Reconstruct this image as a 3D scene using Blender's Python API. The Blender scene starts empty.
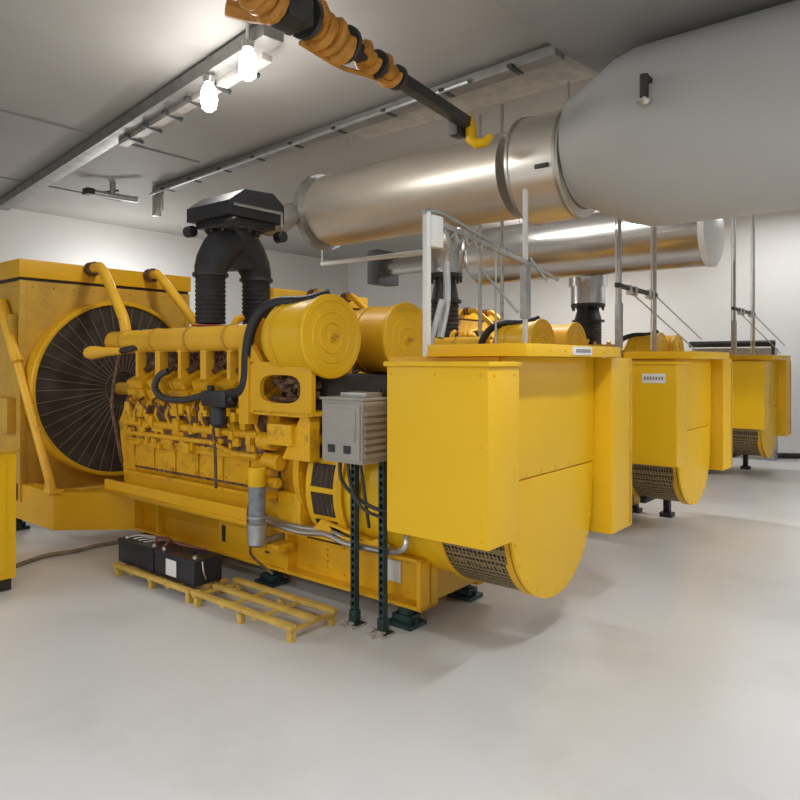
import bpy, bmesh, math, random
from mathutils import Vector, Matrix
random.seed(7)
PI = math.pi
C = bpy.context.scene.collection
H = 1.8; F = 688.0; HY = 362.0
CA, SA = 0.7755, 0.6314
def P(px, py, Y):
    """photo pixel seen on the vertical plane at depth Y -> world point"""
    t = (px-400)/F; cy = Y/(SA*t+CA)
    return Vector(((CA*t-SA)*cy, Y, H+(HY-py)*cy/F))
def PX(px, py, X):
    t = (px-400)/F; cy = X/(CA*t-SA)
    return Vector((X, (SA*t+CA)*cy, H+(HY-py)*cy/F))
def PZ(px, py, z):
    t = (px-400)/F; cy = (H-z)*F/(py-HY)
    return Vector(((CA*t-SA)*cy, (SA*t+CA)*cy, z))

# ------------------------------------------------------------ materials
M = {}
def mat(name, col, rough=.5, metal=0., var=.0, vscale=3., dirt=None, dirt_amt=.0, dirt_scale=4., bump=0., bscale=40., coat=0., stretch=None, spec=None):
    m = bpy.data.materials.new(name); m.use_nodes = True
    nt = m.node_tree; b = nt.nodes['Principled BSDF']
    b.inputs['Roughness'].default_value = rough; b.inputs['Metallic'].default_value = metal
    b.inputs['Coat Weight'].default_value = coat
    if spec is not None: b.inputs['Specular IOR Level'].default_value = spec
    b.inputs['Base Color'].default_value = (*col, 1)
    tc = nt.nodes.new('ShaderNodeTexCoord'); src = tc.outputs['Object']
    if stretch:
        mp = nt.nodes.new('ShaderNodeMapping'); mp.inputs['Scale'].default_value = stretch
        nt.links.new(src, mp.inputs[0]); src = mp.outputs[0]
    last = None
    if var:
        n = nt.nodes.new('ShaderNodeTexNoise'); n.inputs['Scale'].default_value = vscale; n.inputs['Detail'].default_value = 5
        nt.links.new(src, n.inputs['Vector'])
        r = nt.nodes.new('ShaderNodeValToRGB')
        r.color_ramp.elements[0].position = .3; r.color_ramp.elements[1].position = .7
        r.color_ramp.elements[0].color = (*[c*(1-var) for c in col], 1)
        r.color_ramp.elements[1].color = (*[min(1, c*(1+var)) for c in col], 1)
        nt.links.new(n.outputs[0], r.inputs[0]); last = r.outputs[0]
    if dirt:
        n = nt.nodes.new('ShaderNodeTexNoise'); n.inputs['Scale'].default_value = dirt_scale; n.inputs['Detail'].default_value = 8; n.inputs['Roughness'].default_value = .65
        nt.links.new(src, n.inputs['Vector'])
        r = nt.nodes.new('ShaderNodeMapRange'); r.inputs[1].default_value = .52; r.inputs[2].default_value = .72
        r.inputs[3].default_value = 0; r.inputs[4].default_value = dirt_amt
        nt.links.new(n.outputs[0], r.inputs[0])
        mx = nt.nodes.new('ShaderNodeMix'); mx.data_type = 'RGBA'
        nt.links.new(r.outputs[0], mx.inputs[0])
        if last: nt.links.new(last, mx.inputs[6])
        else: mx.inputs[6].default_value = (*col, 1)
        mx.inputs[7].default_value = (*dirt, 1); last = mx.outputs[2]
    if last: nt.links.new(last, b.inputs['Base Color'])
    if bump:
        n = nt.nodes.new('ShaderNodeTexNoise'); n.inputs['Scale'].default_value = bscale; n.inputs['Detail'].default_value = 3
        nt.links.new(src, n.inputs['Vector'])
        bp = nt.nodes.new('ShaderNodeBump'); bp.inputs['Strength'].default_value = bump; bp.inputs['Distance'].default_value = .01
        nt.links.new(n.outputs[0], bp.inputs['Height']); nt.links.new(bp.outputs[0], b.inputs['Normal'])
    M[name] = m; return m
YEL = (.76, .415, .012)
mat('yellow', YEL, .40, spec=.35, var=.07, vscale=1.2, dirt=(.45,.24,.03), dirt_amt=.25, dirt_scale=1.6)
mat('yellow_clean', (.80,.475,.008), .40, spec=.35, var=.04, vscale=1.)
mat('yellow_dull', (.60,.35,.04), .5, var=.12, vscale=2., dirt=(.22,.12,.05), dirt_amt=.45, dirt_scale=3.)
mat('yellow_engine', (.80,.43,.012), .42, spec=.35, var=.15, vscale=6., dirt=(.12,.06,.025), dirt_amt=.8, dirt_scale=6., bump=.2)
mat('yellow_pipe', (.85,.48,.035), .38, spec=.35, var=.08, vscale=3.)
mat('orange', (.52,.23,.03), .6, var=.2, vscale=8., dirt=(.15,.06,.02), dirt_amt=.6, dirt_scale=9.)
mat('rust_and_shade', (.12,.06,.035), .75, var=.5, vscale=14., dirt=(.45,.30,.15), dirt_amt=.8, dirt_scale=20., bump=.5)
mat('black_rubber', (.015,.015,.017), .45, bump=.1)
mat('black_paint', (.022,.022,.026), .5, var=.3, vscale=6.)
mat('fan_black', (.020,.017,.014), .9, spec=.15)
mat('soot_and_shade', (.030,.029,.032), .6, var=.35, vscale=10., bump=.4, bscale=30)
mat('dark_metal', (.06,.06,.06), .5, .5, var=.2, vscale=9)
mat('wire', (.20,.165,.125), .6)
mat('core', (.030,.022,.016), .7, var=.4, vscale=8.)
mat('battery', (.012,.014,.024), .4)
mat('white_label', (.75,.75,.74), .5)
mat('label_ink', (.2,.2,.2), .6)
mat('chrome', (.62,.62,.62), .22, 1., var=.1, vscale=6, bump=.05)
mat('steel', (.55,.54,.51), .35, .9, var=.15, vscale=5.)
mat('galv', (.42,.43,.43), .42, .7, var=.15, vscale=12.)
mat('sleeve_metal', (.82,.79,.72), .32, .75, var=.04, vscale=3.)
mat('jacket', (.70,.65,.56), .40, .72, var=.05, vscale=3., bump=.12, bscale=3., stretch=(.5,3,3))
mat('jacket2', (.50,.48,.45), .26, .9, var=.15, vscale=3., bump=.15, bscale=4., stretch=(.4,4,4))
mat('white_metal', (.72,.72,.70), .4, .1)
mat('white_duct', (.46,.46,.45), .6, var=.04, vscale=.8)
mat('beige_box', (.33,.31,.275), .5, var=.06, vscale=8)
mat('green_post', (.016,.042,.040), .5, var=.25, vscale=12.)
mat('grey_glass', (.20,.23,.25), .2, var=.3, vscale=20)
mat('wall', (.70,.695,.68), .7, var=.03, vscale=.7)
mat('ceiling', (.34,.325,.305), .65, var=.08, vscale=.5, bump=.3, bscale=1.2)
mat('ceiling_dark', (.28,.275,.27), .7, var=.08, vscale=.5)
mat('ceiling_rail', (.26,.25,.24), .45, .5, var=.2, vscale=5)
mat('ceiling_pale', (.42,.40,.36), .5, .2, var=.2, vscale=6)
mat('floor', (.62,.63,.635), .3, var=.05, vscale=.5, dirt=(.40,.39,.37), dirt_amt=.35, dirt_scale=.9, bump=.05, bscale=6.)
mat('floor_brown', (.22,.17,.11), .8, var=.3, vscale=8)
mat('guard_dark', (.060,.048,.036), .85, var=.3, vscale=6, spec=.2)
mat('red_gasket', (.4,.05,.04), .6)
mat('concrete_dust', (.40,.36,.31), .9, var=.2, vscale=20, bump=.6)
mat('dark_red', (.16,.035,.035), .5)
mat('wood', (.62,.41,.08), .55, var=.15, vscale=8, dirt=(.3,.2,.08), dirt_amt=.5, dirt_scale=6)
def mesh_mat(name, base, hole, scale, r):
    m = mat(name, base, .5, .4)
    nt = m.node_tree; b = nt.nodes['Principled BSDF']
    tc = nt.nodes.new('ShaderNodeTexCoord'); v = nt.nodes.new('ShaderNodeTexVoronoi'); v.inputs['Scale'].default_value = scale
    v.inputs['Randomness'].default_value = 0.15
    nt.links.new(tc.outputs['Object'], v.inputs['Vector'])
    lt = nt.nodes.new('ShaderNodeMath'); lt.operation = 'LESS_THAN'; lt.inputs[1].default_value = r
    nt.links.new(v.outputs['Distance'], lt.inputs[0])
    mx = nt.nodes.new('ShaderNodeMix'); mx.data_type = 'RGBA'
    nt.links.new(lt.outputs[0], mx.inputs[0]); mx.inputs[6].default_value = (*base, 1); mx.inputs[7].default_value = (*hole, 1)
    nt.links.new(mx.outputs[2], b.inputs['Base Color'])
mesh_mat('perforated', (.30,.215,.10), (.010,.008,.008), 36., .44)
def emis(name, col, s):
    m = bpy.data.materials.new(name); m.use_nodes = True
    b = m.node_tree.nodes['Principled BSDF']; b.inputs['Emission Color'].default_value = (*col, 1); b.inputs['Emission Strength'].default_value = s
    M[name] = m
emis('bulb', (1,.99,.96), 16)
emis('tube', (1,1,1), 5)  # diffuser glow of the added, unseen fixtures

# ------------------------------------------------------------ geometry helpers
class G:
    def __init__(s): s.bm = bmesh.new()
    def _merge(s, t, mtx=None):
        if mtx: t.transform(mtx)
        me = bpy.data.meshes.new('t'); t.to_mesh(me); t.free(); s.bm.from_mesh(me); bpy.data.meshes.remove(me); return s
    def box(s, x0, x1, y0, y1, z0, z1, bev=.006, mtx=None):
        t = bmesh.new(); bmesh.ops.create_cube(t, size=1)
        bmesh.ops.scale(t, vec=(abs(x1-x0), abs(y1-y0), abs(z1-z0)), verts=t.verts)
        if bev: bmesh.ops.bevel(t, geom=t.edges[:], offset=min(bev, .4*min(abs(x1-x0), abs(y1-y0), abs(z1-z0))), segments=2, affect='EDGES', profile=.7)
        bmesh.ops.translate(t, vec=((x0+x1)/2, (y0+y1)/2, (z0+z1)/2), verts=t.verts)
        return s._merge(t, mtx)
    def beam(s, a, b, w, h, bev=.004):
        a = Vector(a); b = Vector(b); d = b-a; L = d.length; x = d.normalized()
        up = Vector((0,0,1)) if abs(x.z) < .95 else Vector((0,1,0))
        y = up.cross(x).normalized(); z = x.cross(y)
        mt = Matrix(((x.x,y.x,z.x,(a.x+b.x)/2),(x.y,y.y,z.y,(a.y+b.y)/2),(x.z,y.z,z.z,(a.z+b.z)/2),(0,0,0,1)))
        return s.box(-L/2, L/2, -w/2, w/2, -h/2, h/2, bev, mt)
    def lathe(s, prof, origin, axis='X', n=40):
        """prof: list of (along, radius), closed by caps when radius 0 is given"""
        o = Vector(origin); t = bmesh.new(); rings = []
        A = {'X':(Vector((1,0,0)),Vector((0,1,0)),Vector((0,0,1))),'Y':(Vector((0,1,0)),Vector((0,0,1)),Vector((1,0,0))),'Z':(Vector((0,0,1)),Vector((1,0,0)),Vector((0,1,0)))}
        if isinstance(axis, str): a, u, v = A[axis]
        else:
            a = Vector(axis).normalized(); u = a.orthogonal().normalized(); v = a.cross(u)
        for (l, r) in prof:
            if r <= 1e-6: rings.append([t.verts.new(o+a*l)])
            else: rings.append([t.verts.new(o+a*l+(u*math.cos(2*PI*k/n)+v*math.sin(2*PI*k/n))*r) for k in range(n)])
        for p, q in zip(rings, rings[1:]):
            for k in range(n):
                k2 = (k+1) % n
                if len(p) == 1 and len(q) == 1: continue
                if len(p) == 1: f = [p[0], q[k2], q[k]]
                elif len(q) == 1: f = [p[k], p[k2], q[0]]
                else: f = [p[k], p[k2], q[k2], q[k]]
                try: t.faces.new(f)
                except ValueError: pass
        bmesh.ops.recalc_face_normals(t, faces=t.faces)
        return s._merge(t)
    def cyl(s, a, b, r, n=24, ch=.0):
        a = Vector(a); b = Vector(b); L = (b-a).length
        if ch: pr = [(0,0),(0,r-ch),(ch,r),(L-ch,r),(L,r-ch),(L,0)]
        else: pr = [(0,0),(0,r),(L,r),(L,0)]
        return s.lathe(pr, a, b-a, n)
    def tube(s, pts, r, n=12, smooth=0, cap=True):
        pts = [Vector(p) for p in pts]
        if smooth and len(pts) > 2:
            q = []
            for i in range(len(pts)-1):
                p0 = pts[max(i-1,0)]; p1 = pts[i]; p2 = pts[i+1]; p3 = pts[min(i+2,len(pts)-1)]
                for k in range(smooth):
                    t = k/smooth
                    q.append(.5*((2*p1)+(p2-p0)*t+(2*p0-5*p1+4*p2-p3)*t*t+(3*p1-p0-3*p2+p3)*t**3))
            q.append(pts[-1]); pts = q
        t = bmesh.new(); rings = []; u = None
        for i, p in enumerate(pts):
            d = (pts[min(i+1,len(pts)-1)]-pts[max(i-1,0)]).normalized()
            if u is None: u = d.orthogonal().normalized()
            u = (u-d*u.dot(d)).normalized(); v = d.cross(u)
            rr = r[i] if isinstance(r, (list,tuple)) and len(r) == len(pts) else (r if not isinstance(r,(list,tuple)) else r[0])
            k_ = 1.
            if 0 < i < len(pts)-1:
                c = (pts[i]-pts[i-1]).normalized().dot((pts[i+1]-pts[i]).normalized()); k_ = 1.
            rings.append([t.verts.new(p+(u*math.cos(2*PI*k/n)+v*math.sin(2*PI*k/n))*rr*k_) for k in range(n)])
        for p, q in zip(rings, rings[1:]):
            for k in range(n): t.faces.new([p[k], p[(k+1)%n], q[(k+1)%n], q[k]])
        if cap: t.faces.new(rings[0][::-1]); t.faces.new(rings[-1])
        bmesh.ops.recalc_face_normals(t, faces=t.faces)
        return s._merge(t)
    def prism(s, poly, a, b, axis, bev=0):
        """poly in the two other axes (YZ for X, XZ for Y, XY for Z), extruded a..b"""
        t = bmesh.new()
        def mk(p, l):
            return {'X':(l,p[0],p[1]),'Y':(p[0],l,p[1]),'Z':(p[0],p[1],l)}[axis]
        A = [t.verts.new(mk(p,a)) for p in poly]; B = [t.verts.new(mk(p,b)) for p in poly]
        t.faces.new(A); t.faces.new(B[::-1]); n = len(poly)
        for i in range(n): t.faces.new([A[i], B[i], B[(i+1)%n], A[(i+1)%n]])
        bmesh.ops.recalc_face_normals(t, faces=t.faces)
        if bev: bmesh.ops.bevel(t, geom=t.edges[:], offset=bev, segments=2, affect='EDGES', profile=.7)
        return s._merge(t)
    def frame(s, outer, inner, a, b, axis):
        """plate with a hole: outer and inner loops of the same length"""
        t = bmesh.new()
        def mk(p, l):
            return {'X':(l,p[0],p[1]),'Y':(p[0],l,p[1]),'Z':(p[0],p[1],l)}[axis]
        n = len(outer)
        L = [[t.verts.new(mk(p,l)) for p in lp] for l in (a,b) for lp in (outer,inner)]
        oa, ia, ob, ib = L
        for i in range(n):
            j = (i+1)%n
            t.faces.new([oa[i],oa[j],ia[j],ia[i]]); t.faces.new([ob[i],ib[i],ib[j],ob[j]])
            t.faces.new([oa[i],ob[i],ob[j],oa[j]]); t.faces.new([ia[i],ia[j],ib[j],ib[i]])
        bmesh.ops.recalc_face_normals(t, faces=t.faces)
        return s._merge(t)
    def bolt(s, p, axis='Y', r=.012, h=.012):
        p = Vector(p); d = {'X':Vector((1,0,0)),'Y':Vector((0,1,0)),'Z':Vector((0,0,1)),'-Y':Vector((0,-1,0))}[axis]
        return s.lathe([(0,0),(0,r),(h,r),(h,0)], p, d, 6)
    def build(s, name, m, parent=None, origin=None, label=None, ang=35):
        o0 = Vector(origin) if origin is not None else (Vector(parent['_o']) if parent is not None and '_o' in parent else Vector((0,0,0)))
        bmesh.ops.translate(s.bm, vec=-o0, verts=s.bm.verts)
        me = bpy.data.meshes.new(name); s.bm.to_mesh(me); s.bm.free()
        me.materials.append(M[m]); me.shade_smooth(); me.set_sharp_from_angle(angle=math.radians(ang))
        o = bpy.data.objects.new(name, me); C.objects.link(o)
        if parent is not None: o.parent = parent
        else: o.location = o0
        if parent is not None: o['_o'] = tuple(o0)
        else: o['_o'] = tuple(o0)
        if label: o['label'] = label
        return o
def thing(name, loc, label, cat, group=None):
    o = bpy.data.objects.new(name, None); C.objects.link(o); o.location = loc; o['_o'] = tuple(loc)
    o['label'] = label; o['category'] = cat; o.empty_display_size = .2
    if group: o['group'] = group
    return o
def tag(o, label, cat, group=None):
    o['label'] = label; o['category'] = cat
    if group: o['group'] = group
    return o
def struct(o): o['kind'] = 'structure'; return o
def dup(root, delta, label=None, skip=()):
    r = root.copy(); C.objects.link(r); r.location = Vector(root.location)+Vector(delta)
    if label: r['label'] = label
    for ch in list(root.children):
        if ch.name.split('.')[0] in skip: continue
        c = ch.copy(); C.objects.link(c); c.parent = r
        for g in list(ch.children):
            d = g.copy(); C.objects.link(d); d.parent = c
    return r

# ------------------------------------------------------------ room
XW, YW, ZC = -14.6, 15.4, 4.85
XE, YS = 4.5, -5.0
struct(G().box(XW-.2, XE+.2, YS-.2, YW+.2, -.2, 0, 0).build('floor','floor'))
struct(G().box(XW-.2, XW, YS-.2, YW+.2, 0, ZC, 0).build('wall_left','wall'))
struct(G().box(XW, XE, YW, YW+.2, 0, ZC, 0).build('wall_back','wall'))
struct(G().box(XE, XE+.2, YS-.2, YW+.2, 0, ZC, 0).build('wall_right','wall'))
struct(G().box(XW, XE, YS-.2, YS, 0, ZC, 0).build('wall_front','wall'))
struct(G().box(XW-.2, XE+.2, YS-.2, YW+.2, ZC, ZC+.15, 0).build('ceiling','ceiling'))
# ceiling seams (thin battens) running across the room
n = 1
for x in (-12.25, -9.0):
    struct(G().box(x-.02, x+.02, YS, 6.2, ZC-.02, ZC, .003).build('trim_%d'%n,'ceiling_dark')); n += 1
# dropped darker ceiling bay over the camera's right
struct(G().prism([(-2.95,YS),(XE,YS),(XE,6.9),(-2.85,6.9),(-2.95,6.05)], ZC-.10, ZC, 'Z').build('trim_%d'%n,'ceiling_dark')); n += 1
# ceiling panel above the silencer, its lit look put into a paler colour
struct(G().prism([(-6.2,6.35),(-2.95,6.15),(-2.72,6.9),(-6.2,6.9)], ZC-.05, ZC, 'Z').build('trim_%d'%n,'ceiling_pale')); n += 1
struct(G().box(XW,XE,YW-.03,YW,0,.10,.004).build('baseboard_back','wall'))
struct(G().box(XW,XW+.03,YS,YW,0,.10,.004).build('baseboard_left','wall'))

# ceiling truss rail (left)
a = Vector((-14.1, 5.35, ZC-.10)); b = Vector((-4.75, 4.05, ZC-.10))
t = thing('ceiling_beam', (a+b)/2+Vector((0,0,.1)), 'long grey metal beam crossing the ceiling at upper left, beside the lamps', 'beam')
G().beam(a, b, .22, .14, .02).build('web','ceiling_rail',t)
G().beam(a+Vector((0,-.1,-.05)), b+Vector((0,-.1,-.05)), .03, .05).build('lower_flange','ceiling_rail',t)
m1 = a.lerp(b,.60); m2 = a.lerp(b,.97)
G().beam(m1+Vector((0,.12,-.10)), m2+Vector((0,.12,-.10)), .12, .06,.01).build('cable_tray','ceiling_pale',t)
for k in range(6):
    p = m1.lerp(m2, .1+k*.16); G().beam(p+Vector((0,.0,-.1)), p+Vector((.05,.22,-.15)), .05, .04).build('clamp','dark_metal',t)

# second ceiling rail
a = Vector((-10.9, 6.65, ZC-.08)); b = Vector((-2.95, 6.03, ZC-.10))
t = thing('conduit_rail', (a+b)/2+Vector((0,0,.08)), 'slim dark rail with a conduit, fixed to the ceiling above the big silencer', 'rail')
G().beam(a, b, .18, .10, .01).build('channel','ceiling_rail',t)
G().cyl(a+Vector((0,-.12,-.06)), b+Vector((-1.,-.05,-.04)), .025, 10).build('conduit','galv',t)
for k in range(9):
    p = a.lerp(b, .06+k*.11); G().box(p.x-.03,p.x+.03,p.y-.17,p.y+.07,p.z-.06,p.z-.03,.004).build('clip','dark_metal',t)
G().box(a.x-.05,a.x+.05,a.y-.06,a.y+.06,ZC-.50,ZC,.01).build('drop_bracket','steel',t)
G().box(a.x+.15,a.x+.21,a.y-.06,a.y+.0,ZC-.42,ZC,.01).build('drop_bracket','steel',t)

# ceiling vent & junction fitting near the left wall
t = thing('ceiling_fitting', (-11.2,6.0,ZC), 'small grey pipe fitting hanging under the ceiling left of the black exhaust', 'fitting')
G().cyl((-11.2,6.0,ZC),(-11.2,6.0,ZC-.22),.05,12).build('stem','galv',t)
G().tube([(-11.3,5.7,ZC-.2),(-11.2,6.0,ZC-.22),(-10.9,6.3,ZC-.28)],.05,10).build('pipe','galv',t)
G().box(-11.42,-11.24,5.58,5.72,ZC-.25,ZC-.14,.02).build('junction_box','dark_metal',t)
o = G().prism([(-12.2,6.1),(-11.55,6.3),(-12.3,6.75)], ZC-.03, ZC, 'Z').build('ceiling_vent','dark_metal', origin=(-12,6.4,ZC)); tag(o,'dark triangular vent opening in the ceiling above the radiator','vent')

# ------------------------------------------------------------ lamps
def lamp(x, y, z, label):
    t = thing('hanging_lamp', (x,y,ZC), label, 'lamp', 'bare white lamps on the ceiling')
    G().cyl((x,y,ZC),(x,y,z+.20),.02,10).build('stem','steel',t)
    G().lathe([(0,0),(0,.05),(.06,.06),(.08,.03),(.08,0)],(x,y,z+.14),'Z',20).build('socket','steel',t)
    G().lathe([(-.15,0),(-.14,.035),(-.11,.07),(-.02,.085),(.08,.07),(.14,.035),(.14,0)],(x,y,z),'Z',24).build('bulb','bulb',t)
    l = bpy.data.lights.new('lamp_light','POINT'); l.energy = 52; l.shadow_soft_size = .2; l.color = (1,.97,.93)
    lo = bpy.data.objects.new('lamp_light', l); C.objects.link(lo); lo.location = (x,y,z-.30)
p = P(209,97,4.12); lamp(p.x,p.y,p.z,'bare glowing lamp on the ceiling, the lower and left one of the two')
p = P(248,64,3.92); lamp(p.x,p.y,p.z,'bare glowing lamp on the ceiling, the upper and right one of the two')
UP = {-7.6:.0, -1.2:.12, -0.5:.6}
def fill_tube_light(x, y, L, along, e, z=ZC, vis=True):  # unseen fluorescent fixture added to brighten the room
    t = thing('added_tube_light', (x,y,ZC if z < ZC-.2 else z), 'long white fluorescent fixture, unseen, added to light the room', 'ceiling light', 'unseen fill lights added over the room')
    dx, dy = (L/2,.10) if along=='X' else (.10,L/2)
    if z < ZC-.2:
        for q in (-.8,.8): G().cyl((x+(q if along=='X' else 0),y+(q if along=='Y' else 0),z-.01),(x+(q if along=='X' else 0),y+(q if along=='Y' else 0),ZC),.008,6).build('suspension_rod','galv',t)
    G().box(x-dx,x+dx,y-dy,y+dy,z-.07,z,.01).build('housing','white_metal',t)
    dx2, dy2 = (L/2-.04,.07) if along=='X' else (.07,L/2-.04)
    G().box(x-dx2,x+dx2,y-dy2,y+dy2,z-.10,z-.07,.01).build('diffuser','tube',t)
    l = bpy.data.lights.new('tube_fill','AREA'); l.shape = 'RECTANGLE'; l.energy = e; l.color = (.99,.99,1.0)
    l.size = 2*dx2; l.size_y = 2*dy2
    lo = bpy.data.objects.new('tube_fill', l); C.objects.link(lo); lo.location = (x,y,z-.12)
    if z < ZC-.2 and x > -7:   # upward fill added above the hanging fixtures to brighten the ceiling
        l = bpy.data.lights.new('up_fill','AREA'); l.shape = 'RECTANGLE'; l.energy = e*UP.get(round(x,1),.3); l.size = 2*dx2; l.size_y = 2*dy2; l.color = (1,.985,.96)
        lo = bpy.data.objects.new('up_fill', l); C.objects.link(lo); lo.location = (x,y,z+.03); lo.rotation_euler = (PI,0,0)
ZD = ZC-.10
fill_tube_light(-1.2, -2.6, 2.4, 'X', 210, 2.9)
fill_tube_light(-0.2, 0.2, 2.4, 'X', 80, ZD)
fill_tube_light(-0.5, 3.1, 1.2, 'Y', 50, 3.8)
fill_tube_light( 3.2, 3.4, 2.4, 'Y', 60, ZD)
fill_tube_light( 1.2, 8.4, 2.4, 'X', 120, 2.5)
fill_tube_light(-7.6, -1.6, 2.4, 'X', 190, 3.2)
fill_tube_light(-5.0, 8.6, 2.4, 'X', 120)
fill_tube_light(-2.4, 13.9, 2.4, 'X', 80)
fill_tube_light(-6.5, 13.0, 2.4, 'X', 120, 4.2)
fill_tube_light(-11.7, 8.7, 1.6, 'X', 90)
# unseen lamp added behind the nearest radiator to brighten the left wall
t = thing('added_wall_lamp', (XW,7.6,2.9), 'unseen white lamp added on the left wall to brighten it, behind the nearest radiator', 'lamp')
G().box(XW,XW+.10,7.3,7.9,2.85,2.95,.01).build('backplate','white_metal',t)
G().box(XW+.10,XW+.22,7.35,7.85,2.86,2.94,.02).build('diffuser','tube',t)
l = bpy.data.lights.new('wall_fill','POINT'); l.energy = 150; l.shadow_soft_size = .15; l.color = (1,.99,.97)
lo = bpy.data.objects.new('wall_fill', l); C.objects.link(lo); lo.location = (XW+1.1,7.6,3.0)

# ------------------------------------------------------------ ducts
YD, ZDU = 6.5, 3.80
t = thing('exhaust_silencer', (-5.3,YD,ZDU), 'large shiny beige-silver exhaust silencer under the ceiling, bright sleeve at its right end', 'silencer')
G().lathe([(0,0),(0,.33),(.03,.40),(.13,.455),(.15,.46),(2.93,.46),(2.93,0)], (-6.60,YD,ZDU),'X',64).build('shell','jacket',t)
G().lathe([(-.03,.30),(-.03,.50),(.05,.50),(.05,.30)], (-6.62,YD,ZDU),'X',64).build('end_flange','galv',t,label='dull grey ring flange')
G().lathe([(0,.46),(0,.545),(.55,.545),(.55,.46)], (-3.50,YD,ZDU),'X',64).build('sleeve','sleeve_metal',t)
G().lathe([(0,.54),(0,.56),(.03,.56),(.03,.54)], (-3.51,YD,ZDU),'X',64).build('band','steel',t)
G().lathe([(0,.54),(0,.56),(.03,.56),(.03,.54)], (-3.0,YD,ZDU),'X',64).build('band','steel',t)
for x in (-6.5,-3.25): G().cyl((x,YD+.35,ZDU+.38),(x,YD+.35,ZC),.012,8).build('hanger_rod','galv',t)
p = P(542,166,YD-.53)
G().box(p.x-.07,p.x+.07,YD-.56,YD-.53,p.z-.02,p.z+.02,.006).build('nameplate','dark_metal',t)
t = thing('white_duct', (-1,YD,3.92), 'very wide matt white round duct running off to the right below the ceiling', 'duct')
G().lathe([(0,0),(0,.50),(.02,.545),(.10,.57),(.30,.67),(.50,.77),(.68,.815),(.8,.82),(6.9,.82),(6.9,0)], (-2.95,YD,3.90),'X',72).build('shell','white_duct',t)
t = thing('sprinkler_head', P(645,80,5.5), 'small dark sprinkler on a short stem against the wide white duct', 'sprinkler')
p0 = P(645,78,5.62); 
G().box(p0.x-.03,p0.x+.03,5.58,5.95,p0.z-.02,p0.z+.02,.006).build('bracket','dark_metal',t)
G().cyl((p0.x,5.60,p0.z+.02),(p0.x,5.60,p0.z-.16),.035,12).build('stem','dark_metal',t)
G().lathe([(0,0),(0,.03),(.03,.06),(.04,.06),(.05,.02),(.08,.02),(.08,0)],(p0.x,5.60,p0.z-.23),'Z',16).build('nozzle','steel',t)
# small pipe from black exhaust to silencer
Y2 = 10.0; Z2 = 3.59
t = thing('exhaust_silencer', (-5,Y2,Z2), 'second shiny grey exhaust silencer, lower and farther back than the large one', 'silencer')
xl = P(472,0,Y2).x; xr = P(712,0,Y2).x; xs = P(380,0,Y2).x
L = xr-xl
G().lathe([(0,0),(0,.2),(.04,.34),(.16,.45),(.2,.47),(L,.47),(L,0)], (xl,Y2,Z2),'X',56).build('shell','jacket2',t)
G().lathe([(-.03,0),(-.03,.485),(.05,.485),(.09,.40),(.12,0)], (xr-.03,Y2,Z2),'X',56).build('end_cap','white_metal',t,label='white end cap')
G().cyl((xs,Y2,Z2),(xl+.05,Y2,Z2),.16,28).build('inlet_pipe','jacket2',t)
G().box(xs-.06,xs+.22,Y2-.3,Y2+.3,Z2-.32,Z2+.32,.01).build('wall_flange','dark_metal',t,label='dark square flange')
for x in (xl+.8, xr-1.0): G().cyl((x,Y2+.2,Z2+.40),(x,Y2+.2,ZC),.014,8).build('hanger_rod','galv',t)

# ------------------------------------------------------------ crane rail with wrapped straps
ZB = 4.10
def BX(y): return -3.69+(5.6-y)*.121
t = thing('crane_rail', (BX(4.0),4.0,ZC), 'dark overhead crane rail wrapped in orange straps, with a yellow hook at its end', 'crane rail')
AXC = (-.121,1,0)
G().beam((BX(1.8),1.8,ZB),(BX(5.60),5.60,ZB),.10,.10,.01).build('rail','dark_metal',t)
def wrap(y0, y1, n, r, w):
    g = G(); pts = []; rr_ = []
    for i in range(n*14+1):
        a_ = 2*PI*i/14; y = y0+(y1-y0)*i/(n*14); q = 1+.10*math.sin(i*.7)
        pts.append((BX(y)+math.cos(a_)*r*q, y, ZB-.01+math.sin(a_)*r*q)); rr_.append(w*(.85+.25*math.sin(i*.37)))
    g.tube(pts, rr_, 8); g.lathe([(0,0),(.02,r*.95),((y1-y0)-.02,r*.95),((y1-y0),0)],(BX(y0),y0,ZB),AXC,20)
    g.build('orange_strap','orange',t)
wrap(2.62,2.86,3,.11,.045); wrap(3.24,3.56,3,.105,.055); wrap(3.80,3.95,1,.075,.045); wrap(4.07,4.24,1,.075,.045)
for y, r in ((3.62,.135),(4.01,.11),(4.30,.10),(3.18,.14)):
    G().lathe([(0,.05),(0,r),(.035,r),(.035,.05)],(BX(y),y-.02,ZB),AXC,20).build('clamp_ring','dark_metal',t)
G().tube([(BX(3.2)-.08,3.2,ZB-.13),(BX(3.55)-.06,3.6,ZB-.15),(BX(3.85)-.05,3.85,ZB-.11),(BX(4.2),4.2,ZB-.08)],.018,8,4).build('cable','orange',t)
G().box(BX(3.0)-.12,BX(3.0)+.12,2.90,3.12,ZB-.12,ZB+.16,.03).build('trolley','dark_metal',t)
for y, r in ((3.02,.045),(2.0,.03)): G().cyl((BX(y),y,ZB+.05),(BX(y),y,ZC),r,12).build('hanger_rod','dark_metal',t)
G().tube([(BX(2.9)-.36,2.78,ZB+.02),(BX(2.9)-.24,2.88,ZB-.02),(BX(2.9)-.10,2.90,ZB-.06),(BX(2.9)+.06,2.84,ZB-.10)],.055,10,4).build('strap_bundle','orange',t)
XB = BX(5.55)
G().box(XB-.13,XB-.03,5.42,5.58,ZB-.13,ZB+.04,.02).build('end_stop','dark_metal',t)
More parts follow.
